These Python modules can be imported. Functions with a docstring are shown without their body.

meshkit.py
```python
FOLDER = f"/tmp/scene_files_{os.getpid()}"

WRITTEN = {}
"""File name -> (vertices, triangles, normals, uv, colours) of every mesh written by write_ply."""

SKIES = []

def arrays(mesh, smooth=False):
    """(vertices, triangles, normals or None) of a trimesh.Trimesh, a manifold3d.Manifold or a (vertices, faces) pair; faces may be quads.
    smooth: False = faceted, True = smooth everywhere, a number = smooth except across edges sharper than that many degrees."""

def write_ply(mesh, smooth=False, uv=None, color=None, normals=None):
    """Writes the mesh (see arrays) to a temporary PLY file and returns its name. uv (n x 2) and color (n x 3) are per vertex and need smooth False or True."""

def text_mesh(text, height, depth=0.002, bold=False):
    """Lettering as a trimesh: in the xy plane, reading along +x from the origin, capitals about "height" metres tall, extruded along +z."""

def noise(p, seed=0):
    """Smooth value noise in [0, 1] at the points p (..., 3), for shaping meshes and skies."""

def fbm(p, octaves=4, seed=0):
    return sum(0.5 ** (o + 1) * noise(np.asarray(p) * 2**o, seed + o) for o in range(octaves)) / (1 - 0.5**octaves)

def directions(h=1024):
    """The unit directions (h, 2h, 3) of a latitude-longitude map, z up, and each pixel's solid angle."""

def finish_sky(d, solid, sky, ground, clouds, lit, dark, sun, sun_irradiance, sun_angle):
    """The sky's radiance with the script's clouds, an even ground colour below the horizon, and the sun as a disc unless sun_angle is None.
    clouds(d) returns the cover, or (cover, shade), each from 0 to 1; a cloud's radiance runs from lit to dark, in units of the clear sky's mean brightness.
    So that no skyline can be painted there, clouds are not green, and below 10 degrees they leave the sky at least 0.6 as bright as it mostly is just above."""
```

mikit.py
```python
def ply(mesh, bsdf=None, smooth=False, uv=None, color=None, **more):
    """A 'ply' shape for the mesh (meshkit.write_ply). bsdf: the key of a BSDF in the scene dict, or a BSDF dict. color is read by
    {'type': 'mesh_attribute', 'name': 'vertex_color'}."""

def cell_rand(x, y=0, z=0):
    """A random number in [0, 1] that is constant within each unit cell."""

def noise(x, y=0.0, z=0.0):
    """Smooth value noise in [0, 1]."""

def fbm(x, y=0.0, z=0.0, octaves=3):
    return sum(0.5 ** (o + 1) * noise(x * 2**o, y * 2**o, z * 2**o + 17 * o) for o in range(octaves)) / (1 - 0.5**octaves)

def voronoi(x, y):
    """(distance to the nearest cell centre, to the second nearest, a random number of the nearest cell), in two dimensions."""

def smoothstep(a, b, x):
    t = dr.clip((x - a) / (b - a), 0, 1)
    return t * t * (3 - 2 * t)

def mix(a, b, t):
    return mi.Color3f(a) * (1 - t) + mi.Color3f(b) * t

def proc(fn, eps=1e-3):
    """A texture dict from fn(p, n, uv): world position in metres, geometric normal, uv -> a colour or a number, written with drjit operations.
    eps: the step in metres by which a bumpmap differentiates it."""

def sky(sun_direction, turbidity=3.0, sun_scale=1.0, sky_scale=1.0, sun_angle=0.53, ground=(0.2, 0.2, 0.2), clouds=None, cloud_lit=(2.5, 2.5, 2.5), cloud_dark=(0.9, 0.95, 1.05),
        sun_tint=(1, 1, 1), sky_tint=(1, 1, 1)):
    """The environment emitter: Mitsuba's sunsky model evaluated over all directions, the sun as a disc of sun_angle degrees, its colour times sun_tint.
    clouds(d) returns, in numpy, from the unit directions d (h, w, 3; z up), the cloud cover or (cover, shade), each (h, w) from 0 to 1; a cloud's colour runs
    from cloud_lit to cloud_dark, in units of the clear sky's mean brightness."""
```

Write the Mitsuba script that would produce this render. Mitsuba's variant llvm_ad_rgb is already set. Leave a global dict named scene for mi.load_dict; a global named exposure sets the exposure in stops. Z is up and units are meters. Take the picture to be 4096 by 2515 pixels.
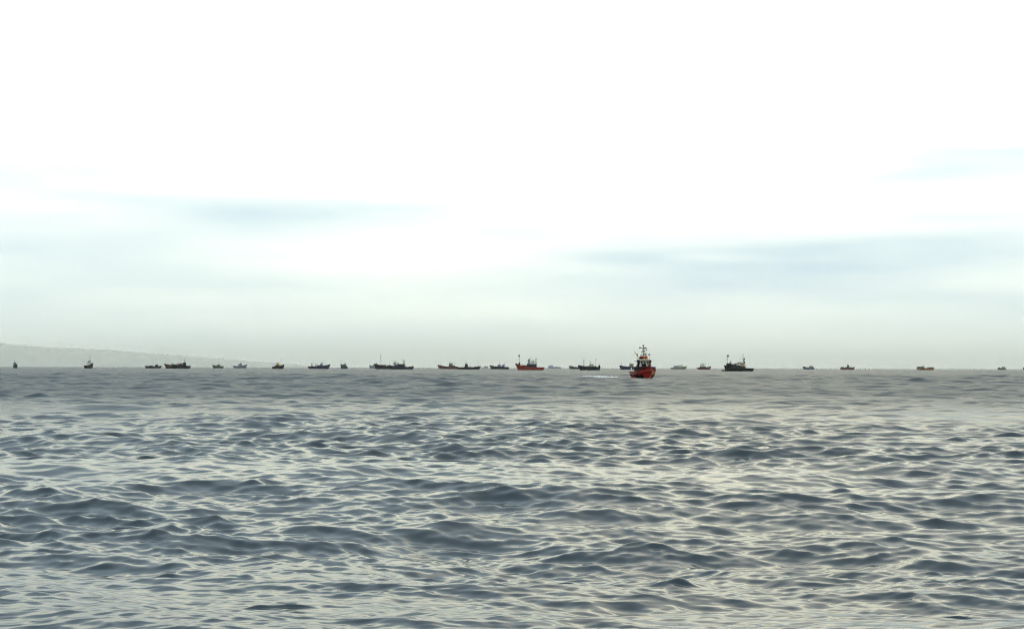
import math
import numpy as np
import trimesh
import mitsuba as mi
import drjit as dr
import mikit
import meshkit

T = mi.ScalarTransform4f
scene, labels = {}, {}

# ---------------------------------------------------------------- camera, sky, exposure
EYE = 2.4                                   # standing on a low boat deck
PITCH, ROLL = math.radians(2.17), math.radians(-0.14)
HFOV = 40.0
exposure = 3.0

fwd = np.array([0, math.cos(PITCH), math.sin(PITCH)])
rgt = np.array([1.0, 0, 0])
upv = np.cross(rgt, fwd)
up_r = upv * math.cos(ROLL) + rgt * math.sin(ROLL)
scene['camera'] = {
    'type': 'perspective', 'fov': HFOV, 'fov_axis': 'x', 'near_clip': 0.1, 'far_clip': 400000.0,
    'to_world': T().look_at(origin=[0, 0, EYE], target=[0, float(fwd[1]), EYE + float(fwd[2])], up=[float(a) for a in up_r]),
    'medium': {'type': 'ref', 'id': 'air'},
}

SUN_AZ, SUN_EL = math.radians(12), math.radians(22)
SUN = [math.sin(SUN_AZ) * math.cos(SUN_EL), math.cos(SUN_AZ) * math.cos(SUN_EL), math.sin(SUN_EL)]


def cloud_deck(d):
    """A closed layer of stratus, thinner towards the sun, with long grey-blue rolls low over the sea."""
    az = np.degrees(np.arctan2(d[..., 0], d[..., 1]))
    el = np.degrees(np.arcsin(np.clip(d[..., 2], -1, 1)))
    side = np.abs((az - 9 + 180) % 360 - 180) * np.cos(np.radians(el))
    h = np.maximum(d[..., 2], 0.02) + 0.03
    plane = np.stack([d[..., 0] / h, d[..., 1] / h, d[..., 2] * 0], -1)
    soft = meshkit.fbm(plane * np.array([0.22, 0.5, 1]), 5, 3)
    wisp = meshkit.fbm(np.stack([az * 0.10, el * 0.9, el * 0], -1), 6, 11)
    ramp = np.clip((el - 10.8 - 6.0 * (soft - 0.5)) / 9.0, 0, 1)
    shade = 0.76 * ramp * ramp * (3 - 2 * ramp)                         # the deck closes overhead and thins to a bright rim
    shade = shade + 0.16 * (1 - np.exp(-side / 28)) * np.clip(el / 6, 0, 1)
    shade = shade + 0.68 * np.clip((10.5 - el) / 6.0, 0, 1)
    shade = shade + 0.25 * (soft - 0.5) * np.clip((el - 3) / 20, 0.1, 1)

    def roll(a, e, half_a, half_e, tilt=0.0, amount=0.5):
        x, y = (az - a) / half_a, (el - e - tilt * (az - a) - 0.5 * (wisp - 0.5)) / half_e
        return amount * np.exp(-np.abs(x) ** 3 - np.abs(y) ** 2.4)

    w = 0.3 + 1.4 * wisp
    for args in ((-9.0, 6.1, 7.0, 0.60, 0.0, 0.11), (-16.5, 5.7, 8.0, 1.0, 0.0, 0.09), (3.5, 5.6, 9.0, 0.55, -0.035, 0.09), (13.5, 4.95, 8.0, 0.7, -0.01, 0.05),
                 (9.5, 3.9, 10.0, 1.1, -0.02, 0.09), (18.5, 8.0, 8.0, 1.0, 0.04, 0.36), (17.0, 5.9, 3.0, 0.3, 0.02, 0.08), (3.2, 6.5, 1.8, 0.2, 0.0, 0.08),
                 (-19.0, 11.0, 4.5, 3.2, 0.0, 0.26), (-19.5, 7.4, 6.0, 0.9, 0.0, 0.12), (27, 6.5, 7, 0.9, 0.02, 0.12), (-28, 7.2, 7, 0.8, 0.0, 0.12),
                 (-5.2, 4.2, 6.5, 1.05, 0.0, -0.13), (8.6, 4.35, 2.4, 0.2, -0.04, -0.12)):
        shade = shade + (w if args[-1] > 0 else 1) * roll(*args)
    shade = shade + 0.34 * (wisp - 0.5) * np.exp(-(el / 10) ** 4)
    return np.ones_like(el), np.clip(shade, 0, 1)


scene['sky'] = mikit.sky(SUN, turbidity=4, sun_scale=0.006, sun_angle=24, clouds=cloud_deck, ground=(0.06, 0.07, 0.08),
                         cloud_lit=(3.7, 3.62, 2.70), cloud_dark=(0.70, 1.05, 1.38), sun_tint=(1.0, 1.0, 0.86))


# ---------------------------------------------------------------- materials
def paint(key, color, rough=0.5, spec=0.35, dirt=0.25, size=1.5):
    """Weathered marine paint: a little uneven and streaked downwards."""
    c = np.array(color, float)
    lo, hi = [float(a) for a in c * (1 - dirt)], [float(a) for a in np.minimum(c * (1 + dirt * 0.6), 0.9)]

    def fn(p, n, uv):
        s = mikit.fbm(p.x * size, p.y * size, p.z * size * 0.35, 3)
        return mikit.mix(lo, hi, s)

    scene[key] = {'type': 'twosided', 'bsdf': {'type': 'principled', 'base_color': mikit.proc(fn), 'roughness': rough, 'specular': spec}}


def flat(key, color, rough=0.6, spec=0.3):
    scene[key] = {'type': 'twosided', 'bsdf': {'type': 'principled', 'base_color': {'type': 'rgb', 'value': list(color)}, 'roughness': rough, 'specular': spec}}


paint('paint_red', (0.24, 0.008, 0.003), 0.5, 0.2)
paint('hull_red', (0.25, 0.009, 0.003), 0.45, 0.25)
flat('paint_dark_red', (0.085, 0.005, 0.008))
flat('paint_maroon', (0.028, 0.003, 0.005), 0.8, 0.12)
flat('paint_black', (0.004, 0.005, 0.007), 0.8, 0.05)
flat('paint_navy', (0.005, 0.008, 0.042), 0.8, 0.05)
flat('paint_blue', (0.010, 0.030, 0.17))
flat('paint_teal', (0.004, 0.026, 0.036), 0.8, 0.05)
flat('paint_green', (0.007, 0.020, 0.014), 0.8, 0.05)
flat('paint_slate', (0.10, 0.12, 0.17))  # on far hulls, haze fading is mixed into this colour
flat('paint_grey', (0.24, 0.25, 0.27))  # also carries the haze fading of the most distant boats
flat('hazed_lilac', (0.34, 0.34, 0.42))  # vessel colour paled in place of thicker haze
flat('paint_brown', (0.20, 0.085, 0.035))
flat('paint_olive', (0.16, 0.16, 0.10))
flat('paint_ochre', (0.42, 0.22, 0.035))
flat('paint_orange', (0.55, 0.11, 0.015))
paint('paint_white', (0.72, 0.72, 0.68), 0.45, 0.4, 0.12)
flat('paint_cream', (0.55, 0.53, 0.44))
flat('mast_buff', (0.17, 0.155, 0.11))
flat('steel_dark', (0.015, 0.015, 0.015), 0.8, 0.15)
flat('window_glass', (0.012, 0.015, 0.018), 0.12, 0.6)
flat('net_green', (0.020, 0.045, 0.028), 0.9, 0.1)
flat('rubber', (0.012, 0.012, 0.012), 0.8, 0.2)
flat('foam_white', (0.86, 0.88, 0.88), 0.9, 0.1)
scene['hill_ground'] = {'type': 'diffuse', 'reflectance': {'type': 'rgb', 'value': [0.045, 0.055, 0.06]}}
def water(alpha):
    return {'type': 'roughplastic', 'distribution': 'ggx', 'alpha': alpha, 'int_ior': 1.34, 'nonlinear': False,
            'diffuse_reflectance': {'type': 'rgb', 'value': [0.016, 0.030, 0.044]}}


def unmodelled_ripples(p, n, uv):
    """The sheet below is dense round the origin and coarse far out; ripples that it cannot carry there are left to the roughness."""
    return mikit.smoothstep(14.0, 140.0, dr.sqrt(p.x * p.x + p.y * p.y))


scene['sea_water'] = {'type': 'blendbsdf', 'weight': mikit.proc(unmodelled_ripples), 'smooth_water': water(0.02), 'rippled_water': water(0.155)}


# ---------------------------------------------------------------- the sea
def build_sea():
    rng = np.random.default_rng(20)
    fine = np.radians(np.arange(-21.6, 21.601, 0.08))
    coarse = np.radians(np.concatenate([np.linspace(22.0, 40, 24), np.linspace(44, 180, 26)]))
    ang = np.concatenate([-coarse[::-1], fine, coarse])
    rows = list(np.geomspace(0.6, 9.5, 34))
    fh = 1407 * EYE
    while rows[-1] < 4500:
        r = rows[-1]
        rows.append(r + min(max(0.36 * r * r / fh, 0.010), (0.0024 if r < 500 else 0.008) * r))
    rows += list(np.geomspace(rows[-1] * 1.1, 125000, 34))
    rad = np.array(rows)
    step = np.gradient(rad)
    A, R = np.meshgrid(ang, rad)
    x0, y0 = (R * np.sin(A)).astype(np.float32), (R * np.cos(A)).astype(np.float32)
    z, dx, dy = np.zeros_like(x0), np.zeros_like(x0), np.zeros_like(x0)
    # gusts: patches of livelier and of calmer water, felt by the short waves
    g = meshkit.fbm(np.stack([x0 * 0.045, y0 * 0.09, 0 * x0], -1), 3, 5)
    g = (0.32 + 1.2 * np.clip((g - 0.28) / 0.44, 0, 1)).astype(np.float32)
    bands = (   # wavelengths from, to (m), slope, how many waves, spread of direction, chop
        (22.0, 40.0, 0.016, 14, 0.25, 0.5), (7.0, 20.0, 0.034, 40, 0.45, 0.7), (2.6, 7.0, 0.068, 70, 0.6, 0.8),
        (1.2, 2.6, 0.075, 80, 0.6, 0.8), (0.50, 1.2, 0.110, 120, 0.6, 0.8), (0.20, 0.50, 0.115, 120, 0.6, 0.7), (0.10, 0.20, 0.06, 90, 0.7, 0.5))
    wind = math.radians(-100)
    far = (1 + 0.7 * np.clip((R - 60) / 200, 0, 1)).astype(np.float32)      # rougher open water away from the lee of the boat
    for lam0, lam1, slope, n, spread, chop in bands:
        for i in range(n):
            lam = lam0 * (lam1 / lam0) ** ((i + rng.random()) / n)
            th = wind + rng.normal() * spread
            k = 2 * math.pi / lam
            amp = slope * math.sqrt(2 / n) / k * (0.6 + 0.8 * rng.random())
            kx, ky, ph = k * math.cos(th), k * math.sin(th), rng.random() * 6.2832
            need = np.clip((lam / step - 2.6) / 2.0, 0, 1)          # a wave fades out where the sheet is too coarse to carry it
            use = need > 0
            if not use.any():
                continue
            p = kx * x0[use].astype(np.float64) + ky * y0[use] + ph
            p = np.remainder(p, 2 * math.pi).astype(np.float32)
            s, c = np.sin(p), np.cos(p)
            a = (amp * need[use])[:, None].astype(np.float32) * (g[use] if lam < 2.6 else far[use])
            z[use] += a * c
            dx[use] -= (chop * kx / k) * a * s
            dy[use] -= (chop * ky / k) * a * s
    for bx, by, hgt, sx, sy in (
            (-1.9, 38.8, 0.112, 0.38, 0.14), (-2.36, 13.52, 0.042, 0.16, 0.031), (-2.04, 13.55, 0.042, 0.16, 0.032), (-5.1, 14.25, 0.04, 0.16, 0.032), (-4.08, 16.92, 0.04, 0.16, 0.046), (-5.06, 17.55, 0.04, 0.16, 0.049), (-5.99, 18.58, 0.044, 0.26, 0.055), (-6.15, 22.1, 0.062, 0.26, 0.078), (-6.43, 19.95, 0.051, 0.16, 0.064), (-5.2, 28.4, 0.082, 0.22, 0.102), (2.07, 18.0, 0.041, 0.16, 0.052), (1.99, 16.45, 0.04, 0.16, 0.043), (4.39, 14.03, 0.04, 0.17, 0.031), (6.29, 26.96, 0.078, 0.21, 0.097), (14.39, 45.53, 0.131, 0.36, 0.164), (18.38, 52.29, 0.151, 0.52, 0.188)):                                # short steep wavelets about to break
        u, v = (x0 - bx) / sx, (y0 - by) / sy
        near = (np.abs(u) < 4) & (np.abs(v) < 6)
        e = np.exp(-u[near] ** 2) * np.where(v[near] < 0, np.exp(-v[near] ** 2), np.exp(-(v[near] / 3.5) ** 2))
        z[near] += hgt * e
    v = np.stack([x0 + dx, y0 + dy, z], -1).reshape(-1, 3)
    nr, nc = x0.shape
    i, j = np.meshgrid(np.arange(nr - 1), np.arange(nc - 1), indexing='ij')
    a = (i * nc + j).ravel()
    q = np.stack([a, a + nc, a + nc + 1, a + 1], -1)                 # counter-clockwise from above needs checking against z
    f = np.vstack([q[:, [0, 2, 1]], q[:, [0, 3, 2]]])
    hub = len(v)
    v = np.vstack([v, [[0, 0, float(z[0].mean())]]])
    k = np.arange(nc - 1)
    f = np.vstack([f, np.stack([k * 0 + hub, k + 1, k], -1)])
    n0 = np.cross(v[f[0, 1]] - v[f[0, 0]], v[f[0, 2]] - v[f[0, 0]])
    if n0[2] < 0:
        f = f[:, ::-1]
    scene['sea'] = mikit.ply((v, f), 'sea_water', smooth=True)
    labels['sea'] = {'kind': 'structure', 'label': 'rippled grey sea with bright streaks of reflected sky'}


build_sea()


# ---------------------------------------------------------------- far hills
def build_hills(key, dist, depth, profile, label, seed):
    """A ridge seen across the water: profile gives bearing in degrees and height in metres of its skyline."""
    b = np.radians(np.linspace(profile[0][0], profile[-1][0], 260))
    top = np.interp(np.degrees(b), *np.array(profile).T)
    t = np.linspace(0, 1, 26)
    B, Tt = np.meshgrid(b, t)
    R = dist + (Tt - 0.5) * 2 * depth
    shape = np.sin(np.pi * Tt) ** 1.3
    pts = np.stack([R * np.sin(B), R * np.cos(B), 0 * R], -1)
    rough = meshkit.fbm(pts / 2600.0, 5, seed) - 0.5
    Z = top[None] * shape * (1 + 0.22 * rough) - 3.0 * (shape < 0.01)
    pts[..., 2] = np.maximum(Z, -2.0)
    nr, nc = B.shape
    i, j = np.meshgrid(np.arange(nr - 1), np.arange(nc - 1), indexing='ij')
    a = (i * nc + j).ravel()
    q = np.stack([a, a + nc, a + nc + 1, a + 1], -1)
    f = np.vstack([q[:, [0, 2, 1]], q[:, [0, 3, 2]]])
    scene[key] = mikit.ply((pts.reshape(-1, 3), f), 'hill_ground', smooth=True)
    labels[key] = {'kind': 'structure', 'label': label}


build_hills('hills', 66000, 4500.0, [(-39.56, 1), (-32.23, 815), (-26.03, 1224), (-22.21, 1190), (-20.00, 1056), (-18.36, 896), (-16.14, 797), (-14.81, 661), (-13.47, 559), (-11.92, 399), (-10.55, 274), (-8.77, 138), (-7.67, 1)],
            'faint blue-grey hills beyond the leftmost boats, sinking below the horizon towards the middle', 4)


# ---------------------------------------------------------------- boats
def box(x0, x1, y0, y1, z0, z1, top=(0, 0, 0, 0)):
    """A box whose top can be drawn in at its aft, fore and side edges, with slightly eased upper corners."""
    a, b, c, d = top
    v = np.array([[x0, y0, z0], [x1, y0, z0], [x1, y1, z0], [x0, y1, z0],
                  [x0 + a, y0 + c, z1], [x1 - b, y0 + c, z1], [x1 - b, y1 - d, z1], [x0 + a, y1 - d, z1]], float)
    f = np.array([[0, 2, 1], [0, 3, 2], [4, 5, 6], [4, 6, 7], [0, 1, 5], [0, 5, 4], [1, 2, 6], [1, 6, 5], [2, 3, 7], [2, 7, 6], [3, 0, 4], [3, 4, 7]])
    return trimesh.Trimesh(v, f, process=False)


def tube(p0, p1, r0, r1=None, sides=8):
    p0, p1 = np.array(p0, float), np.array(p1, float)
    r1 = r0 if r1 is None else r1
    w = (p1 - p0) / np.linalg.norm(p1 - p0)
    u = np.cross(w, [0, 0, 1] if abs(w[2]) < 0.9 else [1, 0, 0])
    u /= np.linalg.norm(u)
    q = np.cross(w, u)
    a = np.arange(sides) * 2 * np.pi / sides
    ring = np.cos(a)[:, None] * u + np.sin(a)[:, None] * q
    v = np.vstack([p0 + ring * r0, p1 + ring * r1, [p0], [p1]])
    i, k = np.arange(sides), (np.arange(sides) + 1) % sides
    f = np.vstack([np.stack([i, k, k + sides], 1), np.stack([i, k + sides, i + sides], 1),
                   np.stack([k, i, i * 0 + 2 * sides], 1), np.stack([i + sides, k + sides, i * 0 + 2 * sides + 1], 1)])
    return trimesh.Trimesh(v, f, process=False)


def ball(c, r, squash=(1, 1, 1)):
    m = trimesh.creation.icosphere(2, 1.0)
    m.vertices = m.vertices * np.array(squash) * r + np.array(c)
    return m


def join(*ms):
    return trimesh.util.concatenate(list(ms))


class Form:
    """The lines of a hull: length, beam, freeboard amidships, at the bow and at the stern, rake of the stem."""

    def __init__(self, L, B, zm, zb, zs, rake, depth=1.3, full=2.3):
        self.L, self.B, self.zm, self.zb, self.zs, self.rake, self.depth, self.full = L, B, zm, zb, zs, rake, depth, full

    def sheer(self, s):
        s = np.asarray(s, float)
        return self.zm + (self.zb - self.zm) * np.clip((s - 0.42) / 0.58, 0, 1) ** 1.7 + (self.zs - self.zm) * np.clip((0.4 - s) / 0.4, 0, 1) ** 1.6

    def half(self, s, t):
        """Half breadth at station s (0 stern, 1 stem) and level t (0 keel, 1 rail)."""
        s = np.asarray(s, float)
        bow = 1 - np.clip((s - (0.36 + 0.22 * t)) / (0.64 - 0.22 * t), 0, 1) ** (1.5 + (self.full - 1.5) * t)
        stern = 1 - (0.20 + 0.35 * (1 - t)) * np.clip((0.35 - s) / 0.35, 0, 1) ** 1.8
        return np.maximum(self.B / 2 * bow * stern * (0.30 + 0.70 * min(1.0, t * 1.55) ** 0.55), 0.03)

    def at(self, s, z, side=1.0, out=0.0):
        s = np.asarray(s, float)
        top = self.sheer(s)
        t = np.clip((z + self.depth) / (top + self.depth), 0, 1)
        hb = np.array([self.half(a, b) for a, b in zip(np.ravel(s), np.ravel(t))]).reshape(np.shape(s)) + out
        fwd_x = self.L / 2 - self.rake * (1 - np.clip((z + self.depth) / (self.zb + self.depth), 0, 1)) + out
        aft_x = -self.L / 2 + 0.05 * self.L * (1 - np.clip((z + self.depth) / (self.zs + self.depth), 0, 1)) - out
        return np.stack([aft_x + s * (fwd_x - aft_x), side * hb, np.broadcast_to(z, np.shape(s)) + 0 * s], -1)

    def shell(self):
        s = np.concatenate([np.linspace(0, 0.5, 9), np.linspace(0.56, 1, 15)])
        top = self.sheer(s)
        rings = []
        for t in (0.0, 0.25, 0.45, 0.6, 0.75, 0.88, 1.0):
            rings.append(self.at(s, -self.depth + t * (top + self.depth)))
        rail = rings[-1]
        inner = rail.copy()
        inner[:, 1] = np.maximum(inner[:, 1] - 0.14, 0.01)
        low = inner.copy()
        low[:, 2] -= 0.75
        low[:, 1] = np.maximum(low[:, 1] - 0.05, 0.01)
        mid = low.copy()
        mid[:, 1] = 0
        mid[:, 2] += 0.08
        keel = rings[0].copy()
        keel[:, 1] = 0
        prof = [keel] + rings + [inner, low, mid]
        mirror = [p * [1, -1, 1] for p in prof[1:-1]][::-1]
        loop = np.array(prof + mirror)                       # (rings, stations, 3), a closed loop of rings
        m, n = loop.shape[:2]
        v = loop.reshape(-1, 3)
        i, j = np.meshgrid(np.arange(m), np.arange(n - 1), indexing='ij')
        a, b = (i * n + j).ravel(), (((i + 1) % m) * n + j).ravel()
        f = np.vstack([np.stack([a, a + 1, b + 1], -1), np.stack([a, b + 1, b], -1)])
        caps = []
        for end in (0, n - 1):
            ids = np.arange(m) * n + end
            for k in range(1, m - 1):
                caps.append([ids[0], ids[k], ids[k + 1]] if end == 0 else [ids[0], ids[k + 1], ids[k]])
        mesh = trimesh.Trimesh(v, np.vstack([f, caps]), process=False)
        if mesh.volume < 0:
            mesh.invert()
        return mesh

    def band(self, z0, z1, s0=0.0, s1=1.0, out=0.025, follow=False):
        """A painted strake lying proud of the shell on both sides, from z0 to z1 (below the rail when follow is set)."""
        s = np.linspace(s0, s1, 26)
        off = self.sheer(s) if follow else 0 * s
        parts = []
        for side in (1, -1):
            lo, hi = (np.array([self.at(np.array([a]), b, side, out)[0] for a, b in zip(s, off + z)]) for z in (z0, z1))
            lo2, hi2 = lo * [1, 1, 1], hi * [1, 1, 1]
            lo2[:, 1] -= side * 0.06
            hi2[:, 1] -= side * 0.06
            loop = np.array([lo, hi, hi2, lo2])
            m, n = loop.shape[:2]
            i, j = np.meshgrid(np.arange(m), np.arange(n - 1), indexing='ij')
            a, b = (i * n + j).ravel(), (((i + 1) % m) * n + j).ravel()
            f = np.vstack([np.stack([a, a + 1, b + 1], -1), np.stack([a, b + 1, b], -1)])
            parts.append(trimesh.Trimesh(loop.reshape(-1, 3), f[:, ::-1] if side > 0 else f, process=False))
        return join(*parts)

    def whaleback(self, s0, rise):
        """A covered foredeck standing on the bow."""
        s = np.linspace(s0, 0.985, 14)
        z = self.sheer(s)
        e = np.clip((s - s0) / (1 - s0), 0, 1)
        r = rise * (0.55 + 0.45 * e)
        base = np.array([self.at(np.array([a]), b)[0] for a, b in zip(s, z)])
        base[:, 2] -= 0.1
        base[:, 1] = np.maximum(base[:, 1] - 0.02, 0.02)
        shoulder = base.copy()
        shoulder[:, 2] += r + 0.1
        shoulder[:, 0] += 0.10 * r * e
        shoulder[:, 1] *= 0.97
        crown = shoulder.copy()
        crown[:, 1] = 0
        crown[:, 2] += 0.12
        floor_ = base.copy()
        floor_[:, 1] = 0
        loop = np.array([floor_, base, shoulder, crown, shoulder * [1, -1, 1], base * [1, -1, 1]])
        m, n = loop.shape[:2]
        i, j = np.meshgrid(np.arange(m), np.arange(n - 1), indexing='ij')
        a, b = (i * n + j).ravel(), (((i + 1) % m) * n + j).ravel()
        f = [np.stack([a, a + 1, b + 1], -1), np.stack([a, b + 1, b], -1)]
        for end in (0, n - 1):
            ids = np.arange(m) * n + end
            f.append(np.array([[ids[0], ids[k], ids[k + 1]] for k in range(1, m - 1)]))
        mesh = trimesh.Trimesh(loop.reshape(-1, 3), np.vstack(f), process=False)
        trimesh.repair.fix_normals(mesh)
        return mesh


class Boat:
    """One boat afloat: bearing from the camera in degrees, distance in metres, heading of its bow in degrees clockwise from the line of sight."""

    def __init__(self, key, label, category, bearing, dist, heading, group=None):
        self.key = key
        b = math.radians(bearing)
        self.m = T().translate([dist * math.sin(b), dist * math.cos(b), 0.0]).rotate([0, 0, 1], 90 - heading - bearing)
        labels[key] = {'label': label, 'category': category}
        if group:
            labels[key]['group'] = group

    def add(self, part, mesh, material, smooth=False, label=None):
        k, n = f'{self.key}__{part}', 0
        while k in scene:
            n += 1
            k = f'{self.key}__{part}_{n:03d}'
        scene[k] = mikit.ply(mesh, material, smooth=smooth, to_world=self.m)
        if label:
            labels[k] = {'label': label}
        return k[len(self.key) + 2:]

    def house(self, part, x0, x1, w, z0, z1, paint_key, rake=0.25, panes=True, roof=True):
        h = z1 - z0
        p = self.add(part, box(x0, x1, -w / 2, w / 2, z0, z1, (0.05 * h, rake * h * 0.4, 0.06, 0.06)), paint_key)
        if roof:
            self.add(p + '__roof', box(x0 - 0.15, x1 - rake * h * 0.4 + 0.25, -w / 2 - 0.12, w / 2 + 0.12, z1 + 0.002, z1 + 0.14, (0.05, 0.05, 0.05, 0.05)), paint_key)
        if panes:
            zt, zb_ = z1 - 0.22 * min(h, 2.6), z1 - 0.22 * min(h, 2.6) - 0.75
            n = max(2, int((x1 - x0) / 1.1))
            for i in range(n):
                a = x0 + (x1 - x0 - 0.25 * h * rake) * (i + 0.2) / n
                b = x0 + (x1 - x0 - 0.25 * h * rake) * (i + 0.8) / n
                for s in (-1, 1):
                    y = s * (w / 2 - 0.03)
                    self.add(p + '__window', box(a, b, y - 0.06, y + 0.06, zb_, zt), 'window_glass')
            n = max(3, int(w / 0.9))
            fx = x1 - rake * h * 0.4 * 0.75
            for i in range(n):
                a, b = -w / 2 + w * (i + 0.15) / n, -w / 2 + w * (i + 0.85) / n
                self.add(p + '__window', box(fx - 0.12, fx + 0.07, a, b, zb_, zt), 'window_glass')
        return p

    def mast(self, x, z0, z1, r=0.13, paint_key='mast_buff', knob=0.0, cross=(), y=0.0, lean=0.0):
        p = self.add('mast', tube([x, y, z0], [x + lean, y, z1], r, r * 0.55), paint_key, 30)
        for zc, w in cross:
            f = (zc - z0) / (z1 - z0)
            self.add(p + '__crosstree', tube([x + lean * f, y - w / 2, zc], [x + lean * f, y + w / 2, zc], r * 0.6), paint_key)
        if knob:
            self.add(p + '__crows_nest', box(x + lean * 0.96 - knob / 2, x + lean * 0.96 + knob / 2, y - knob / 2, y + knob / 2, z1 - knob * 1.3, z1 - knob * 0.1,
                                             (-0.1 * knob, -0.1 * knob, -0.1 * knob, -0.1 * knob)), paint_key)
        return p

    def gantry(self, x, z0, z1, w, r=0.16, paint_key='steel_dark'):
        self.add('gantry', join(tube([x, -w / 2, z0], [x, -w / 2, z1], r), tube([x, w / 2, z0], [x, w / 2, z1], r),
                                tube([x, -w / 2 - 0.3, z1], [x, w / 2 + 0.3, z1], r * 1.1), tube([x - 1.2, -w / 2, z0], [x, -w / 2, z1 * 0.8 + z0 * 0.2], r * 0.7),
                                tube([x - 1.2, w / 2, z0], [x, w / 2, z1 * 0.8 + z0 * 0.2], r * 0.7)), paint_key)

    def boom(self, a, b, r=0.11, paint_key='mast_buff', block=0.0):
        p = self.add('boom', tube(a, b, r, r * 0.7), paint_key)
        if block:
            self.add(p + '__power_block', ball(b, block, (1, 0.7, 1)), 'steel_dark', True)

    def funnel(self, x, z0, z1, r, paint_key):
        p = self.add('funnel', tube([x, 0, z0], [x - 0.15, 0, z1], r, r * 0.9, 12), paint_key, 30)
        self.add(p + '__cap', tube([x - 0.15, 0, z1 + 0.003], [x - 0.16, 0, z1 + 0.22], r * 0.95, r * 0.85, 12), 'paint_black', 30)

    def nets(self, x0, x1, w, z0, z1, paint_key='net_green', seed=1):
        m = trimesh.creation.icosphere(3, 1.0)
        v = m.vertices * np.array([(x1 - x0) / 2, w / 2, z1 - z0]) + np.array([(x0 + x1) / 2, 0, z0])
        v += (meshkit.fbm(v * 0.9, 3, seed)[:, None] - 0.5) * 0.5 * m.vertices
        m.vertices = v
        self.add('net_pile', m, paint_key, True)


FLEET = 'fishing boats along the horizon'


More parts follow.
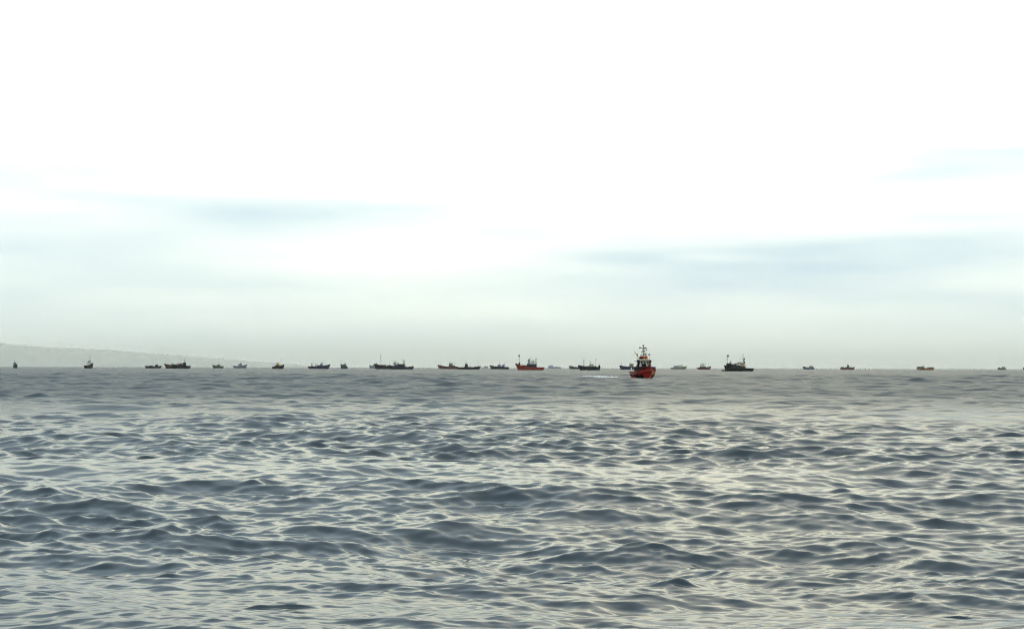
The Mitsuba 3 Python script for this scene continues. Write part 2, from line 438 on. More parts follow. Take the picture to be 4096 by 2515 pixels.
def vessel(key, label, bearing, dist, heading, L, B, form, hull, feats, stripe=None, trim=None):
    b = Boat(key, label, 'fishing boat', bearing, dist, heading, FLEET)
    zm, zb, zs, rake = form
    h = Form(L, B, zm, zb, zs, rake)
    b.add('hull', h.shell(), hull, 40)
    b.add('rubbing_strake', h.band(-0.26, -0.08, 0.0, 0.99, 0.05, True), trim or 'rubber')
    if stripe:
        b.add('boot_stripe_or_shade', h.band(-0.5, 0.35, 0.0, 0.985, 0.02), stripe)
    for f in feats:
        kind, a = f[0], f[1:]
        if kind == 'house':
            b.house(*a)
        elif kind == 'mast':
            x, z1, r, col, knob, cross = a
            z0 = float(h.sheer(x / L + 0.5)) - 0.8
            b.mast(x, z0, z1, r, col, knob, cross)
            if dist < 1600:                                     # stays can be made out on the nearest boats only
                b.add('stay', tube([x, 0, z1 * 0.95], [min(x + L * 0.33, L / 2 - 0.4), 0, float(h.sheer(min(x / L + 0.83, 0.98)))], 0.03, sides=4), 'steel_dark')
        elif kind == 'gantry':
            x, z1, r, col = a
            b.gantry(x, float(h.sheer(x / L + 0.5)) - 0.8, z1, B * 0.7, r, col)
        elif kind == 'boom':
            b.boom(*a)
        elif kind == 'funnel':
            b.funnel(*a)
        elif kind == 'nets':
            b.nets(*a)
        elif kind == 'whaleback':
            b.add('whaleback', h.whaleback(a[0], a[1]), a[2], 35)
        elif kind == 'stripe':
            b.add('sheer_stripe', h.band(a[0], a[1], 0.02, 0.985, 0.03, True), a[2])
        elif kind == 'lantern':
            b.add('deck_gear', box(a[0] - a[2] / 2, a[0] + a[2] / 2, -a[2] / 2, a[2] / 2, float(h.sheer(a[0] / L + 0.5)) - 0.7, a[1], (0.1, 0.1, 0.1, 0.1)), a[3])


vessel('fishing_boat', 'small dark teal boat at the far left end of the fleet, seen almost end-on',
       -19.417, 2200, 148, 9.2, 4.2, (3.86, 6.44, 3.86, 0.8), 'paint_teal',
       [('house', 'wheelhouse', -4.39, -0.35, 2.77, 3.11, 8.28, 'paint_slate', 0.25, False),
        ('mast', -2.44, 13.81, 0.24, 'steel_dark', 0, ((11.05, 2.0),))], stripe='paint_black')
vessel('fishing_boat_001', 'black trawler with a raised stern boom and pale wheelhouse, second from the left',
       -16.726, 2200, 128, 15.7, 5.0, (4.14, 7.88, 4.51, 1.4), 'paint_black',
       [('house', 'deckhouse', -2.38, 4.28, 3.3, 3.4, 8.63, 'paint_cream', 0.25, False),
        ('house', 'wheelhouse', -0.95, 2.85, 2.5, 8.63, 11.25, 'paint_grey', 0.25, False),
        ('mast', 1.9, 19.49, 0.24, 'steel_dark', 0, ((15.59, 2.0),)),
        ('mast', -4.75, 13.12, 0.18, 'mast_buff', 0, ((10.5, 2.0),)),
        ('boom', (-5.7, 0.0, 7.13), (-12.35, 0.3, 10.5), 0.12, 'mast_buff', 0.5),
        ('whaleback', 0.72, 0.8, 'paint_slate')])
vessel('fishing_boat_002', 'long low black boat just left of the dark red bow, with several faint masts',
       -14.288, 2500, 95, 28.2, 6.4, (3.58, 4.87, 4.66, 2.5), 'paint_black',
       [('house', 'deckhouse', 3.03, 7.78, 4.22, 3.02, 6.38, 'paint_navy', 0.25, False),
        ('house', 'deckhouse', -6.48, -1.3, 4.22, 2.84, 5.09, 'paint_teal', 0.25, False),
        ('mast', -1.73, 10.68, 0.18, 'mast_buff', 0, ((8.55, 2.0),)),
        ('mast', -9.94, 8.1, 0.165, 'steel_dark', 0, ((6.48, 2.0),)),
        ('mast', 5.19, 9.82, 0.18, 'mast_buff', 0, ((7.86, 2.0),))], stripe='paint_navy')
vessel('fishing_boat_003', 'dark red trawler mostly hidden behind the black trawler, its bow showing to the left',
       -13.361, 2300, -94, 41.5, 7.5, (3.78, 7.16, 4.18, 3.7), 'paint_maroon',
       [('whaleback', 0.76, 0.7, 'paint_maroon'),
        ('mast', 15.75, 11.73, 0.18, 'mast_buff', 0, ((9.39, 2.0),)),
        ('house', 'deckhouse', -3.39, 4.58, 4.95, 3.03, 7.36, 'paint_cream', 0.25, False),
        ('house', 'deckhouse', -18.54, -14.95, 4.95, 3.23, 4.43, 'paint_maroon', 0.25, False)])
vessel('fishing_boat_004', 'bulky black trawler with a tall stern mast, in front of the dark red one',
       -13.265, 2050, -100, 24.8, 7.0, (5.06, 6.47, 3.64, 2.2), 'paint_black',
       [('whaleback', 0.7, 0.3, 'paint_black'),
        ('house', 'deckhouse', -8.1, 1.98, 4.62, 3.74, 6.83, 'paint_black', 0.25, False),
        ('house', 'wheelhouse', -8.1, -4.14, 3.5, 6.83, 8.6, 'paint_black', 0.25, False),
        ('lantern', 3.06, 7.89, 1.8, 'paint_ochre'),
        ('lantern', -1.26, 7.89, 2.2, 'paint_black'),
        ('mast', -6.3, 13.57, 0.42, 'steel_dark', 0, ((10.85, 2.0),)),
        ('mast', 2.7, 11.08, 0.18, 'mast_buff', 0, ((8.87, 2.0),)),
        ('mast', 10.26, 9.67, 0.18, 'mast_buff', 0, ((7.73, 2.0),)),
        ('boom', (-6.3, 0.0, 10.73), (-8.1, 0.3, 7.18), 0.12, 'mast_buff', 0)])
vessel('fishing_boat_005', 'small faded green boat with a midship house, alone between the black trawlers',
       -11.795, 3000, -100, 23.8, 5.6, (4.41, 7.28, 4.67, 2.1), 'paint_green',
       [('house', 'wheelhouse', -4.77, 2.65, 3.7, 3.69, 7.54, 'paint_olive', 0.25, False),
        ('mast', -2.12, 12.24, 0.24, 'mast_buff', 0, ((9.79, 2.0),)),
        ('mast', -4.24, 13.28, 0.195, 'mast_buff', 0, ((10.62, 2.0),)),
        ('mast', 9.54, 9.63, 0.18, 'mast_buff', 0, ((7.7, 2.0),))])
vessel('fishing_boat_006', 'blue-grey boat with high bow to the right, haze fading put into its pale paint',
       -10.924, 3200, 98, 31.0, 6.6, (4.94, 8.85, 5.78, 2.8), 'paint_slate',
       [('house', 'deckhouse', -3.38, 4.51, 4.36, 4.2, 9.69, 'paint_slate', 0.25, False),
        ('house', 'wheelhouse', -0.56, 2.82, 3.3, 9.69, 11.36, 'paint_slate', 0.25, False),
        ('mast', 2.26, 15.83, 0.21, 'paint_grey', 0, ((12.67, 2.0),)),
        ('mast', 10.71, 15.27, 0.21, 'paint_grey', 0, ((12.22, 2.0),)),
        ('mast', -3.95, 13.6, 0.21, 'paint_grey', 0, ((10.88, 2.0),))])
vessel('fishing_boat_007', 'black boat with a yellow-brown wheelhouse and boom over the stern',
       -9.419, 2100, 105, 17.8, 5.6, (4.02, 6.42, 2.92, 1.6), 'paint_black',
       [('whaleback', 0.68, 0.4, 'paint_slate'),
        ('house', 'deckhouse', -4.38, 2.86, 3.7, 3.05, 5.13, 'paint_black', 0.25, False),
        ('house', 'wheelhouse', -2.86, 0.95, 2.8, 5.13, 8.63, 'paint_ochre', 0.25, False),
        ('mast', -1.72, 11.02, 0.195, 'mast_buff', 0, ((8.82, 2.0),)),
        ('mast', 5.15, 16.17, 0.165, 'mast_buff', 0, ((12.94, 2.0),)),
        ('boom', (-3.24, 0.0, 5.5), (-10.86, 0.3, 8.44), 0.12, 'mast_buff', 0.5)])
vessel('fishing_boat_008', 'navy boat with upswept right bow and stern net gantry',
       -7.792, 2300, 96, 36.2, 7.0, (4.34, 7.58, 3.53, 3.3), 'paint_navy',
       [('gantry', -11.81, 10.01, 0.22, 'steel_dark'),
        ('house', 'deckhouse', -3.26, 5.7, 4.62, 3.59, 5.96, 'paint_black', 0.25, False),
        ('house', 'wheelhouse', 1.63, 5.7, 3.5, 5.96, 9.0, 'paint_grey', 0.25, False),
        ('lantern', -5.29, 8.39, 1.6, 'paint_ochre'),
        ('mast', 4.48, 13.25, 0.27, 'mast_buff', 0, ((10.6, 2.0),)),
        ('mast', -8.96, 13.25, 0.195, 'mast_buff', 0, ((10.6, 2.0),)),
        ('boom', (4.89, 0.0, 7.58), (12.62, 0.3, 10.82), 0.12, 'mast_buff', 0.0),
        ('nets', -16.29, -6.52, 4.9, 3.09, 4.34, 'net_green')])
vessel('fishing_boat_009', 'small teal boat with bow to the left, right of the navy gantry boat',
       -6.810, 2500, -122, 13.7, 5.0, (5.50, 8.59, 4.18, 1.2), 'paint_teal',
       [('whaleback', 0.66, 0.6, 'paint_teal'),
        ('house', 'wheelhouse', -4.16, 0.52, 3.3, 4.3, 8.59, 'paint_olive', 0.25, False),
        ('mast', -2.08, 13.44, 0.27, 'steel_dark', 0, ((10.75, 2.0),)),
        ('mast', 5.72, 16.09, 0.15, 'mast_buff', 0, ((12.87, 2.0),))])
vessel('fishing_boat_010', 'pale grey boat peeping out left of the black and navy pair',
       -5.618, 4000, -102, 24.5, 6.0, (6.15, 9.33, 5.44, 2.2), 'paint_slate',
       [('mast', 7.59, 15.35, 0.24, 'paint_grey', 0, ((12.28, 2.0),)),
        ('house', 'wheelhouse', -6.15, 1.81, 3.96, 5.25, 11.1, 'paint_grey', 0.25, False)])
vessel('fishing_boat_011', 'black trawler with tall foremast, left one of the overlapping pair',
       -5.118, 2000, -98, 33.7, 7.4, (4.50, 7.50, 4.67, 3.0), 'paint_black',
       [('whaleback', 0.72, 0.5, 'paint_black'),
        ('mast', 7.15, 22.73, 0.3, 'mast_buff', 0, ((18.18, 2.0),)),
        ('lantern', 13.23, 8.92, 1.2, 'paint_dark_red'),
        ('house', 'deckhouse', -0.36, 8.22, 4.88, 3.83, 6.09, 'paint_teal', 0.25, False),
        ('house', 'deckhouse', -7.15, -2.14, 4.88, 3.75, 5.73, 'paint_navy', 0.25, False),
        ('mast', -5.36, 9.98, 0.18, 'paint_grey', 0, ((7.99, 2.0),)),
        ('boom', (7.15, 0.0, 13.52), (-0.36, 0.3, 7.15), 0.12, 'mast_buff', 0.0)], stripe='paint_teal')
vessel('fishing_boat_012', 'navy trawler with an orange funnel and stern gantry, right one of the overlapping pair',
       -4.451, 1850, -96, 29.9, 7.4, (3.41, 5.21, 3.90, 2.7), 'paint_navy',
       [('house', 'deckhouse', -3.96, 10.55, 4.88, 2.67, 5.7, 'paint_black', 0.25, False),
        ('house', 'wheelhouse', -2.64, 6.59, 3.7, 5.7, 6.9, 'paint_black', 0.25, False),
        ('house', 'wheelhouse', 7.91, 11.54, 3.7, 5.87, 9.14, 'paint_grey', 0.25, False),
        ('funnel', 5.93, 3.43, 9.31, 0.75, 'paint_orange'),
        ('mast', 12.19, 12.42, 0.21, 'mast_buff', 0, ((9.94, 2.0),)),
        ('mast', 8.57, 12.75, 0.18, 'mast_buff', 0, ((10.2, 2.0),)),
        ('gantry', -2.31, 11.44, 0.22, 'steel_dark'),
        ('boom', (-2.31, 0.0, 10.78), (1.32, 0.3, 12.09), 0.12, 'mast_buff', 0.4),
        ('mast', -0.99, 15.04, 0.18, 'mast_buff', 0, ((12.03, 2.0),)),
        ('lantern', -13.51, 4.88, 1.2, 'paint_ochre')], stripe='paint_black')
vessel('fishing_boat_013', 'dark red trawler with raised left bow, partly behind a low black boat',
       -2.620, 2400, -98, 35.1, 7.0, (4.10, 7.72, 4.53, 4.5), 'paint_dark_red',
       [('house', 'deckhouse', -12.69, -2.37, 4.62, 3.36, 5.81, 'paint_green', 0.25, False),
        ('house', 'wheelhouse', -8.82, -2.37, 3.5, 5.81, 10.07, 'paint_olive', 0.25, False),
        ('mast', 11.83, 15.61, 0.21, 'mast_buff', 0, ((12.49, 2.0),)),
        ('mast', -12.69, 14.33, 0.195, 'mast_buff', 0, ((11.46, 2.0),)),
        ('mast', -5.81, 13.48, 0.21, 'paint_olive', 0, ((10.78, 2.0),))])
vessel('fishing_boat_014', 'low black-green boat with bow to the right and a dark midship house',
       -1.746, 2000, 98, 34.2, 7.0, (3.00, 4.78, 3.18, 3.1), 'paint_black',
       [('house', 'deckhouse', -7.35, 2.69, 4.62, 2.28, 3.54, 'paint_green', 0.25, False),
        ('house', 'wheelhouse', -5.56, -1.61, 3.5, 3.54, 7.8, 'paint_black', 0.25, False),
        ('mast', -3.41, 12.77, 0.3, 'mast_buff', 0, ((10.22, 2.0),)),
        ('mast', 13.81, 11.0, 0.195, 'mast_buff', 0, ((8.8, 2.0),)),
        ('mast', 1.61, 8.87, 0.195, 'mast_buff', 0, ((7.09, 2.0),)),
        ('boom', (-3.41, 0.0, 9.58), (-8.43, 0.3, 4.25), 0.12, 'mast_buff', 0.0)], stripe='paint_teal')
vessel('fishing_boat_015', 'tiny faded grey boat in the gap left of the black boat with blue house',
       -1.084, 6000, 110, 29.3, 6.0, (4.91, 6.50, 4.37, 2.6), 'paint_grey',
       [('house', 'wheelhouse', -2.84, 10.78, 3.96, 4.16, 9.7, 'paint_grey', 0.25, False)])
vessel('fishing_boat_016', 'black boat with blue wheelhouse and olive stern, just left of the red trawler',
       -0.509, 2300, -100, 32.5, 6.8, (4.03, 6.68, 3.62, 3.2), 'paint_black',
       [('house', 'deckhouse', -8.3, 3.32, 4.49, 3.19, 5.05, 'paint_blue', 0.25, False),
        ('house', 'wheelhouse', -2.08, 2.91, 3.4, 5.05, 7.91, 'paint_grey', 0.25, False),
        ('house', 'wheelhouse', -8.3, -4.98, 3.4, 5.05, 7.91, 'paint_slate', 0.25, False),
        ('mast', 10.79, 14.04, 0.195, 'mast_buff', 0, ((11.23, 2.0),)),
        ('mast', -0.83, 13.22, 0.195, 'mast_buff', 0, ((10.58, 2.0),)),
        ('boom', (-7.47, 0.0, 7.5), (-11.21, 0.3, 11.59), 0.12, 'mast_buff', 0.4),
        ('nets', -15.77, -9.55, 4.76, 3.04, 3.82, 'paint_olive')])
vessel('fishing_boat_017', 'bright red trawler with black shelter deck, lying broadside with bow to the left',
       0.723, 1450, -94, 29.7, 7.4, (3.11, 6.85, 3.11, 3.6), 'paint_red',
       [('house', 'deckhouse', -6.72, 8.01, 4.88, 2.36, 5.05, 'paint_black', 0.25, True),
        ('house', 'wheelhouse', -5.94, 2.84, 3.7, 5.05, 6.25, 'paint_navy', 0.25, True),
        ('house', 'wheelhouse', -0.52, 2.07, 3.7, 6.2, 11.1, 'paint_grey', 0.25, True),
        ('house', 'wheelhouse', -4.91, -1.55, 3.7, 6.2, 9.3, 'paint_cream', 0.25, True),
        ('funnel', -3.36, 2.61, 10.59, 0.55, 'paint_olive'),
        ('mast', 10.85, 15.74, 0.18, 'mast_buff', 1.5, ((12.59, 2.0),)),
        ('mast', -1.03, 13.42, 0.18, 'mast_buff', 0, ((10.74, 2.0),)),
        ('gantry', -6.46, 11.87, 0.18, 'steel_dark'),
        ('boom', (10.33, 0.0, 8.27), (6.2, 0.3, 4.66), 0.12, 'mast_buff', 0.0),
        ('lantern', 10.59, 8.01, 1.6, 'net_green'),
        ('nets', 5.42, 9.04, 5.18, 3.49, 4.92, 'steel_dark'),
        ('whaleback', 0.9, 0.5, 'paint_dark_red')], trim='paint_dark_red')
vessel('fishing_boat_018', 'very pale lilac vessel with haze fading put into its paint, just right of the red trawler',
       1.736, 4300, -98, 41.8, 7.5, (5.45, 6.60, 4.69, 3.8), 'hazed_lilac',
       [('house', 'wheelhouse', 5.01, 18.13, 4.95, 4.89, 10.04, 'hazed_lilac', 0.25, False),
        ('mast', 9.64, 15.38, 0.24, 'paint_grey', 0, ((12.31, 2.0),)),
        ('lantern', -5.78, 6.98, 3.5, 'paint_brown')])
vessel('fishing_boat_019', 'small blue-grey boat partly hidden behind the black boat with pointed stern',
       2.600, 2900, -98, 29.1, 6.2, (4.56, 6.36, 4.05, 2.6), 'paint_navy',
       [('house', 'deckhouse', 5.46, 12.74, 4.09, 4.3, 6.62, 'paint_teal', 0.25, False),
        ('mast', 10.66, 11.25, 0.18, 'mast_buff', 0, ((9.0, 2.0),)),
        ('house', 'deckhouse', -10.66, -4.42, 4.09, 3.54, 6.11, 'paint_slate', 0.25, False)])
vessel('fishing_boat_020', 'black boat with three masts and an upturned stern, left of the nearest boat',
       3.143, 1500, -96, 23.7, 6.6, (3.68, 5.68, 3.95, 2.6), 'paint_black',
       [('house', 'deckhouse', -7.23, 1.87, 4.36, 3.03, 4.35, 'paint_black', 0.25, True),
        ('house', 'deckhouse', 0.27, 5.09, 4.36, 3.02, 4.22, 'paint_teal', 0.25, True),
        ('house', 'wheelhouse', -4.55, -0.0, 3.3, 4.35, 6.75, 'paint_cream', 0.25, True),
        ('mast', 5.62, 11.54, 0.3, 'mast_buff', 0, ((9.23, 2.0),)),
        ('mast', -1.34, 10.74, 0.27, 'mast_buff', 0, ((8.59, 2.0),)),
        ('mast', -6.42, 12.33, 0.15, 'mast_buff', 0, ((9.87, 2.0),)),
        ('lantern', -10.71, 5.81, 1.4, 'paint_black')], stripe='paint_navy')
vessel('fishing_boat_021', 'navy boat half hidden behind the nearest red boat',
       4.780, 2300, -96, 33.6, 6.8, (4.72, 7.17, 5.13, 2.6), 'paint_navy',
       [('mast', 12.9, 15.31, 0.18, 'mast_buff', 0, ((12.25, 2.0),)),
        ('house', 'wheelhouse', -6.35, 0.61, 4.49, 4.01, 9.61, 'paint_olive', 0.25, False),
        ('mast', -1.43, 13.28, 0.18, 'mast_buff', 0, ((10.62, 2.0),))])
vessel('fishing_boat_022', 'pale brownish boat with haze fading put into its colours, first one right of the nearest red boat',
       6.765, 3300, 98, 37.6, 7.0, (4.83, 7.15, 3.66, 3.4), 'paint_olive',  # pale olive, grey and cream stand in for haze fading
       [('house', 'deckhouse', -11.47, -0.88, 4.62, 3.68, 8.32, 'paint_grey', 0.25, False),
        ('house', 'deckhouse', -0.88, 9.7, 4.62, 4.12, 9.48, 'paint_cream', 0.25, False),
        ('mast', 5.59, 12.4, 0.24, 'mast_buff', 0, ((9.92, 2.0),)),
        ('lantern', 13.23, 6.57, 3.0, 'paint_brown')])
vessel('fishing_boat_023', 'small dark red boat with pale wheelhouse, second right of the nearest red boat',
       7.777, 2800, 100, 27.8, 6.6, (4.32, 6.30, 3.58, 2.5), 'paint_dark_red',
       [('house', 'deckhouse', -8.26, 3.75, 4.36, 3.34, 5.56, 'steel_dark', 0.25, False),
        ('house', 'wheelhouse', -7.76, 1.25, 3.3, 5.56, 11.47, 'paint_cream', 0.25, False),
        ('mast', 2.75, 14.43, 0.195, 'mast_buff', 0, ((11.54, 2.0),)),
        ('mast', 9.26, 13.44, 0.18, 'mast_buff', 0, ((10.76, 2.0),))])
vessel('fishing_boat_024', 'large black trawler with high wheelhouse, right of the nearest red boat',
       9.157, 1150, -96, 23.5, 7.0, (2.75, 5.07, 2.45, 1.2), 'paint_black',
       [('house', 'deckhouse', -1.42, 10.75, 4.62, 2.01, 4.56, 'paint_black', 0.25, True),
        ('house', 'wheelhouse', 5.88, 9.94, 3.5, 4.56, 6.38, 'paint_black', 0.25, True),
        ('house', 'wheelhouse', 2.23, 5.88, 3.5, 4.56, 5.76, 'paint_black', 0.25, True),
        ('mast', 6.49, 8.2, 0.6, 'steel_dark', 0, ((6.56, 2.0),)),
        ('mast', 8.72, 13.24, 0.15, 'mast_buff', 1.3, ((10.59, 2.0),)),
        ('house', 'deckhouse', -4.67, 1.01, 4.62, 1.97, 3.66, 'paint_black', 0.25, True),
        ('house', 'wheelhouse', -1.83, 1.42, 3.5, 3.66, 7.39, 'paint_cream', 0.25, True),
        ('lantern', -2.43, 6.99, 1.9, 'paint_ochre'),
        ('mast', -3.45, 14.45, 0.18, 'mast_buff', 0, ((11.56, 2.0),)),
        ('gantry', -4.26, 10.62, 0.2, 'steel_dark'),
        ('boom', (-1.01, 0.0, 9.61), (-4.46, 0.3, 10.21), 0.12, 'mast_buff', 0.4),
        ('lantern', -0.0, 7.49, 2.0, 'paint_dark_red'),
        ('house', 'wheelhouse', 1.42, 3.45, 3.5, 4.97, 6.38, 'paint_grey', 0.25, True)])
vessel('fishing_boat_025', 'small dark slate boat with pale house aft, fifth from the right end',
       11.902, 3300, -98, 27.3, 6.2, (5.20, 7.50, 4.34, 2.5), 'paint_slate',
       [('house', 'wheelhouse', -10.43, -1.16, 4.09, 3.96, 8.07, 'paint_olive', 0.25, False),
        ('lantern', 10.43, 7.21, 3.0, 'paint_black'),
        ('mast', -5.22, 12.37, 0.195, 'mast_buff', 0, ((9.9, 2.0),))])
vessel('fishing_boat_026', 'faded boat with maroon bow and pointed wheelhouse, fourth from the right end',
       13.414, 3200, 98, 31.8, 6.6, (4.75, 6.13, 5.02, 2.9), 'paint_dark_red',
       [('house', 'deckhouse', -3.91, 6.14, 4.36, 4.0, 6.13, 'steel_dark', 0.25, False),
        ('house', 'wheelhouse', -1.12, 3.35, 3.3, 6.13, 10.56, 'paint_slate', 0.25, False),
        ('mast', 0.56, 13.88, 0.24, 'mast_buff', 0, ((11.1, 2.0),)),
        ('mast', 8.38, 11.11, 0.18, 'mast_buff', 0, ((8.89, 2.0),)),
        ('house', 'deckhouse', -14.52, -7.82, 4.36, 4.05, 6.13, 'paint_olive', 0.25, False)])
vessel('fishing_boat_027', 'low orange-brown boat with two dark lumps on deck, toward the right end',
       16.361, 2800, -95, 32.2, 6.8, (4.06, 5.49, 4.30, 2.9), 'paint_brown',
       [('lantern', 12.46, 6.68, 3.5, 'steel_dark'),
        ('house', 'deckhouse', 1.44, 10.54, 4.49, 3.41, 6.21, 'paint_black', 0.25, False),
        ('house', 'deckhouse', -15.34, -3.83, 4.49, 3.31, 5.49, 'paint_brown', 0.25, False),
        ('house', 'wheelhouse', 1.92, 6.23, 3.4, 6.21, 7.88, 'paint_cream', 0.25, False),
        ('mast', 3.83, 12.17, 0.195, 'mast_buff', 0, ((9.74, 2.0),))])
vessel('fishing_boat_028', 'small grey-green boat, last whole one at the right end',
       19.186, 4500, -100, 24.0, 5.5, (5.56, 7.07, 5.19, 2.2), 'paint_green',
       [('house', 'wheelhouse', -9.2, -0.77, 3.63, 4.6, 9.72, 'paint_grey', 0.25, False),
        ('lantern', 8.44, 7.45, 3.0, 'paint_slate')])
vessel('fishing_boat_029', 'dark bow of a boat cut off by the right edge of the picture',
       20.175, 3200, -98, 25.9, 6.2, (5.31, 6.37, 4.77, 2.3), 'steel_dark',
       [('house', 'wheelhouse', -5.66, 4.04, 4.09, 4.48, 10.11, 'paint_grey', 0.25, False),
        ('mast', -0.27, 14.38, 0.195, 'mast_buff', 0, ((11.51, 2.0),))])


# ---------------------------------------------------------------- the nearest boat, coming on with its bow to the right
def near_boat():
    b = Boat('fishing_boat_030', 'nearest boat, red with white wheelhouse and orange floats, steaming towards the viewer', 'fishing boat', 5.35, 322.0, 164.0)
    h = Form(12.0, 4.5, 1.55, 2.65, 1.65, 1.7, 1.0, 2.6)
    b.add('hull', h.shell(), 'hull_red', 40, 'red hull with flared bow')
    b.add('boot_stripe_or_shade', h.band(-0.6, 0.85, 0.0, 0.84, 0.09), 'paint_black')  # shade on the hull below the flare, painted as a black band
    b.add('rubbing_strake', h.band(-0.30, -0.16, 0.0, 0.985, 0.06, True), 'paint_dark_red')
    b.add('rubbing_strake', h.band(-0.78, -0.68, 0.0, 0.97, 0.05, True), 'paint_black')
    b.add('rail_cap', h.band(-0.02, 0.06, 0.0, 0.985, 0.03, True), 'paint_dark_red')
    sh = b.add('shelter_deck', box(-2.3, 2.7, -1.68, 1.68, 0.9, 2.66, (0.1, 0.5, 0.12, 0.12)), 'paint_black', label='black shelter deck under the wheelhouse')
    for y in (-0.9, -0.3, 0.3, 0.9):
        b.add(sh + '__port_light', tube([2.36, y, 2.05], [2.52, y, 2.05], 0.14, sides=10), 'window_glass')
    b.add('shelter_rail', box(-1.6, 2.3, -1.38, 1.38, 2.625, 2.78, (0.05, 0.05, 0.05, 0.05)), 'paint_dark_red')
    b.house('wheelhouse', -1.5, 0.9, 2.05, 2.783, 4.25, 'paint_cream', 0.3)
    b.add('wheelhouse__visor', box(0.55, 1.05, -1.18, 1.18, 4.02, 4.12, (0.0, 0.05, 0.05, 0.05)), 'paint_brown')
    for y in (-1.36, 1.42):                                          # net haulers standing on either side of the wheelhouse
        p = b.add('net_hauler', tube([0.3, y, 2.6], [0.3, y, 4.15], 0.20, 0.17, 10), 'paint_black', 30)
        b.add(p + '__drum', tube([0.3, y - 0.26, 4.0], [0.3, y + 0.26, 4.0], 0.26, sides=12), 'steel_dark', 30)
        q = b.add('lamp_post', tube([-0.6, y * 1.02, 2.6], [-0.6, y * 1.02, 5.5], 0.06, 0.05), 'paint_grey', 30)
        b.add(q + '__lamp', ball([-0.6, y * 1.02, 5.5], 0.22, (1, 1, 0.9)), 'paint_grey', True)
    b.add('float', ball([0.25, -0.62, 4.78], 0.45, (1, 1.05, 0.8)), 'paint_dark_red', True, 'dark red float on the wheelhouse roof')
    b.add('float', ball([0.3, 0.38, 4.88], 0.44, (1, 1, 0.95)), 'paint_orange', True, 'orange float on the wheelhouse roof')
    b.add('roof_rack', join(box(-0.4, 0.8, -1.15, 0.95, 4.395, 4.46), tube([0.2, -1.3, 4.62], [0.2, 1.0, 4.62], 0.05)), 'paint_ochre')
    m = b.mast(-0.35, 4.39, 7.75, 0.13, 'mast_buff', 0.0, ((5.35, 1.3), (6.15, 1.0), (7.0, 1.7)))
    b.add(m + '__radar', box(-0.5, -0.2, -0.1, 0.85, 5.52, 5.76, (0.03, 0.03, 0.05, 0.05)), 'paint_grey')
    b.add(m + '__lamp', ball([-0.35, -0.8, 7.05], 0.20), 'paint_grey', True)
    b.add(m + '__lamp', ball([-0.35, 0.45, 6.98], 0.24), 'paint_grey', True)
    b.add(m + '__lamp', ball([-0.35, 0.02, 7.5], 0.2), 'paint_grey', True)
    b.add(m + '__lamp', ball([-0.35, 0.06, 6.3], 0.24), 'paint_grey', True)
    b.add(m + '__lamp', ball([-0.35, 0.75, 6.55], 0.16), 'paint_grey', True)
    b.add('stay', tube([-0.35, 0, 7.4], [5.2, 0, 2.5], 0.022, sides=4), 'steel_dark')
    b.add('stay', tube([-0.35, 0, 7.4], [-5.6, 0, 1.7], 0.022, sides=4), 'steel_dark')
    w = b.add('winch', tube([3.6, 0.5, 2.42], [3.6, 1.7, 2.42], 0.34, sides=14), 'paint_slate', 30)
    b.add(w + '__stand', box(3.3, 3.9, 0.7, 1.5, 1.4, 2.2, (0.1, 0.1, 0.1, 0.1)), 'paint_grey')
    b.add('bulwark_board', box(-3.3, -2.4, -2.16, -2.06, 1.75, 2.55, (0.25, 0.1, 0, 0)), 'paint_white', label='white board leaning on the side rail')
    b.nets(-5.2, -2.8, 2.6, 1.0, 2.0, 'net_green', 6)
    b.nets(-2.2, -0.6, 3.0, 2.6, 3.55, 'paint_brown', 3)
    b.add('deck_locker', box(1.0, 1.7, -0.75, 0.15, 2.785, 3.35, (0.08, 0.12, 0.06, 0.06)), 'paint_black')
    b.add('oilskin_bundle', ball([1.2, 1.05, 3.0], 0.36, (1, 1.1, 0.8)), 'paint_brown', True)
    b.add('life_ring', trimesh.creation.torus(0.26, 0.07, major_sections=18, minor_sections=8, transform=trimesh.transformations.translation_matrix([0.72, 0.1, 3.25]) @ trimesh.transformations.rotation_matrix(math.pi / 2, [0, 1, 0])), 'paint_orange', True)
    b.add('side_awning', box(-2.9, -1.5, -1.5, 1.4, 3.9, 4.0), 'paint_olive')
    b.add('derrick', tube([-1.4, -0.2, 4.0], [-2.6, -1.45, 6.2], 0.07), 'paint_ochre')
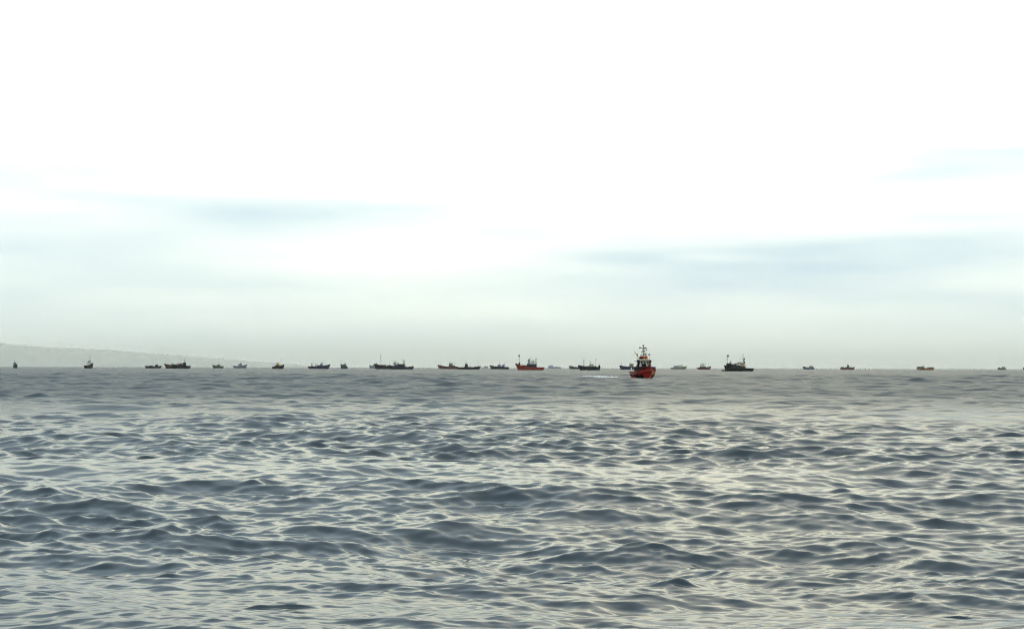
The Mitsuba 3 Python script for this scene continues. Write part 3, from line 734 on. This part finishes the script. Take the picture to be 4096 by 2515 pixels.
    b.add('bow_glint', ball([5.1, 0.55, 1.25], 0.30, (1, 1, 1.3)), 'paint_ochre', True)  # glint on the lower bow, built as an ochre ball


near_boat()


def skiff():
    b = Boat('skiff', 'small black skiff lying at the left end of the large black trawler', 'skiff', 8.60, 1135.0, -100.0)
    h = Form(4.2, 1.8, 0.9, 1.3, 0.9, 0.5, 0.5)
    b.add('hull', h.shell(), 'paint_black', 40)
    b.add('thwart', box(-0.3, 0.2, -0.7, 0.7, 0.62, 0.70), 'paint_olive')
    b.add('outboard_motor', box(-2.5, -2.1, -0.2, 0.2, 0.2, 1.35, (0.06, 0.06, 0.05, 0.05)), 'steel_dark')


skiff()


def wake():
    """Broken white water left behind by the nearest boat."""
    rng = np.random.default_rng(8)
    ms = []
    unit = trimesh.creation.icosphere(1, 1.0)
    for i in range(360):
        t = 0.15 + 0.85 * rng.beta(1.6, 1.5)
        across = rng.normal() * (0.30 + 0.45 * t)
        cx, cy = 26.2 - 7.0 * t + across * 0.95, 334 + 22 * t + across * 0.33
        if math.sin(t * 23.0) + 0.6 * math.sin(t * 61.0 + 1.0) < rng.normal() * 0.5 - 0.2:
            continue
        m = unit.copy()
        s = rng.uniform(0.12, 0.42)
        m.vertices = m.vertices * [s * 1.6, s * 1.2, s * 0.42] + [cx, cy, 0.10 + 0.16 * rng.random()]
        ms.append(m)
    scene['wake_foam'] = mikit.ply(join(*ms), 'foam_white', smooth=True)
    labels['wake_foam'] = {'kind': 'stuff', 'label': 'white foam wake trailing left behind the nearest red boat', 'category': 'foam'}


wake()



# ---------------------------------------------------------------- haze over the sea
scene['air'] = {'type': 'homogeneous', 'albedo': {'type': 'rgb', 'value': [0.962, 0.966, 0.935]}, 'sigma_t': 3e-05, 'phase': {'type': 'hg', 'g': 0.7}}
scene['haze'] = {'type': 'cube', 'to_world': T().translate([0, 0, 538.0]).scale([130000, 130000, 542.0]), 'bsdf': {'type': 'null'},
                 'interior': {'type': 'ref', 'id': 'air'}}
labels['haze'] = {'kind': 'stuff', 'label': 'thin pale sea haze that fades the farthest boats and hills'}
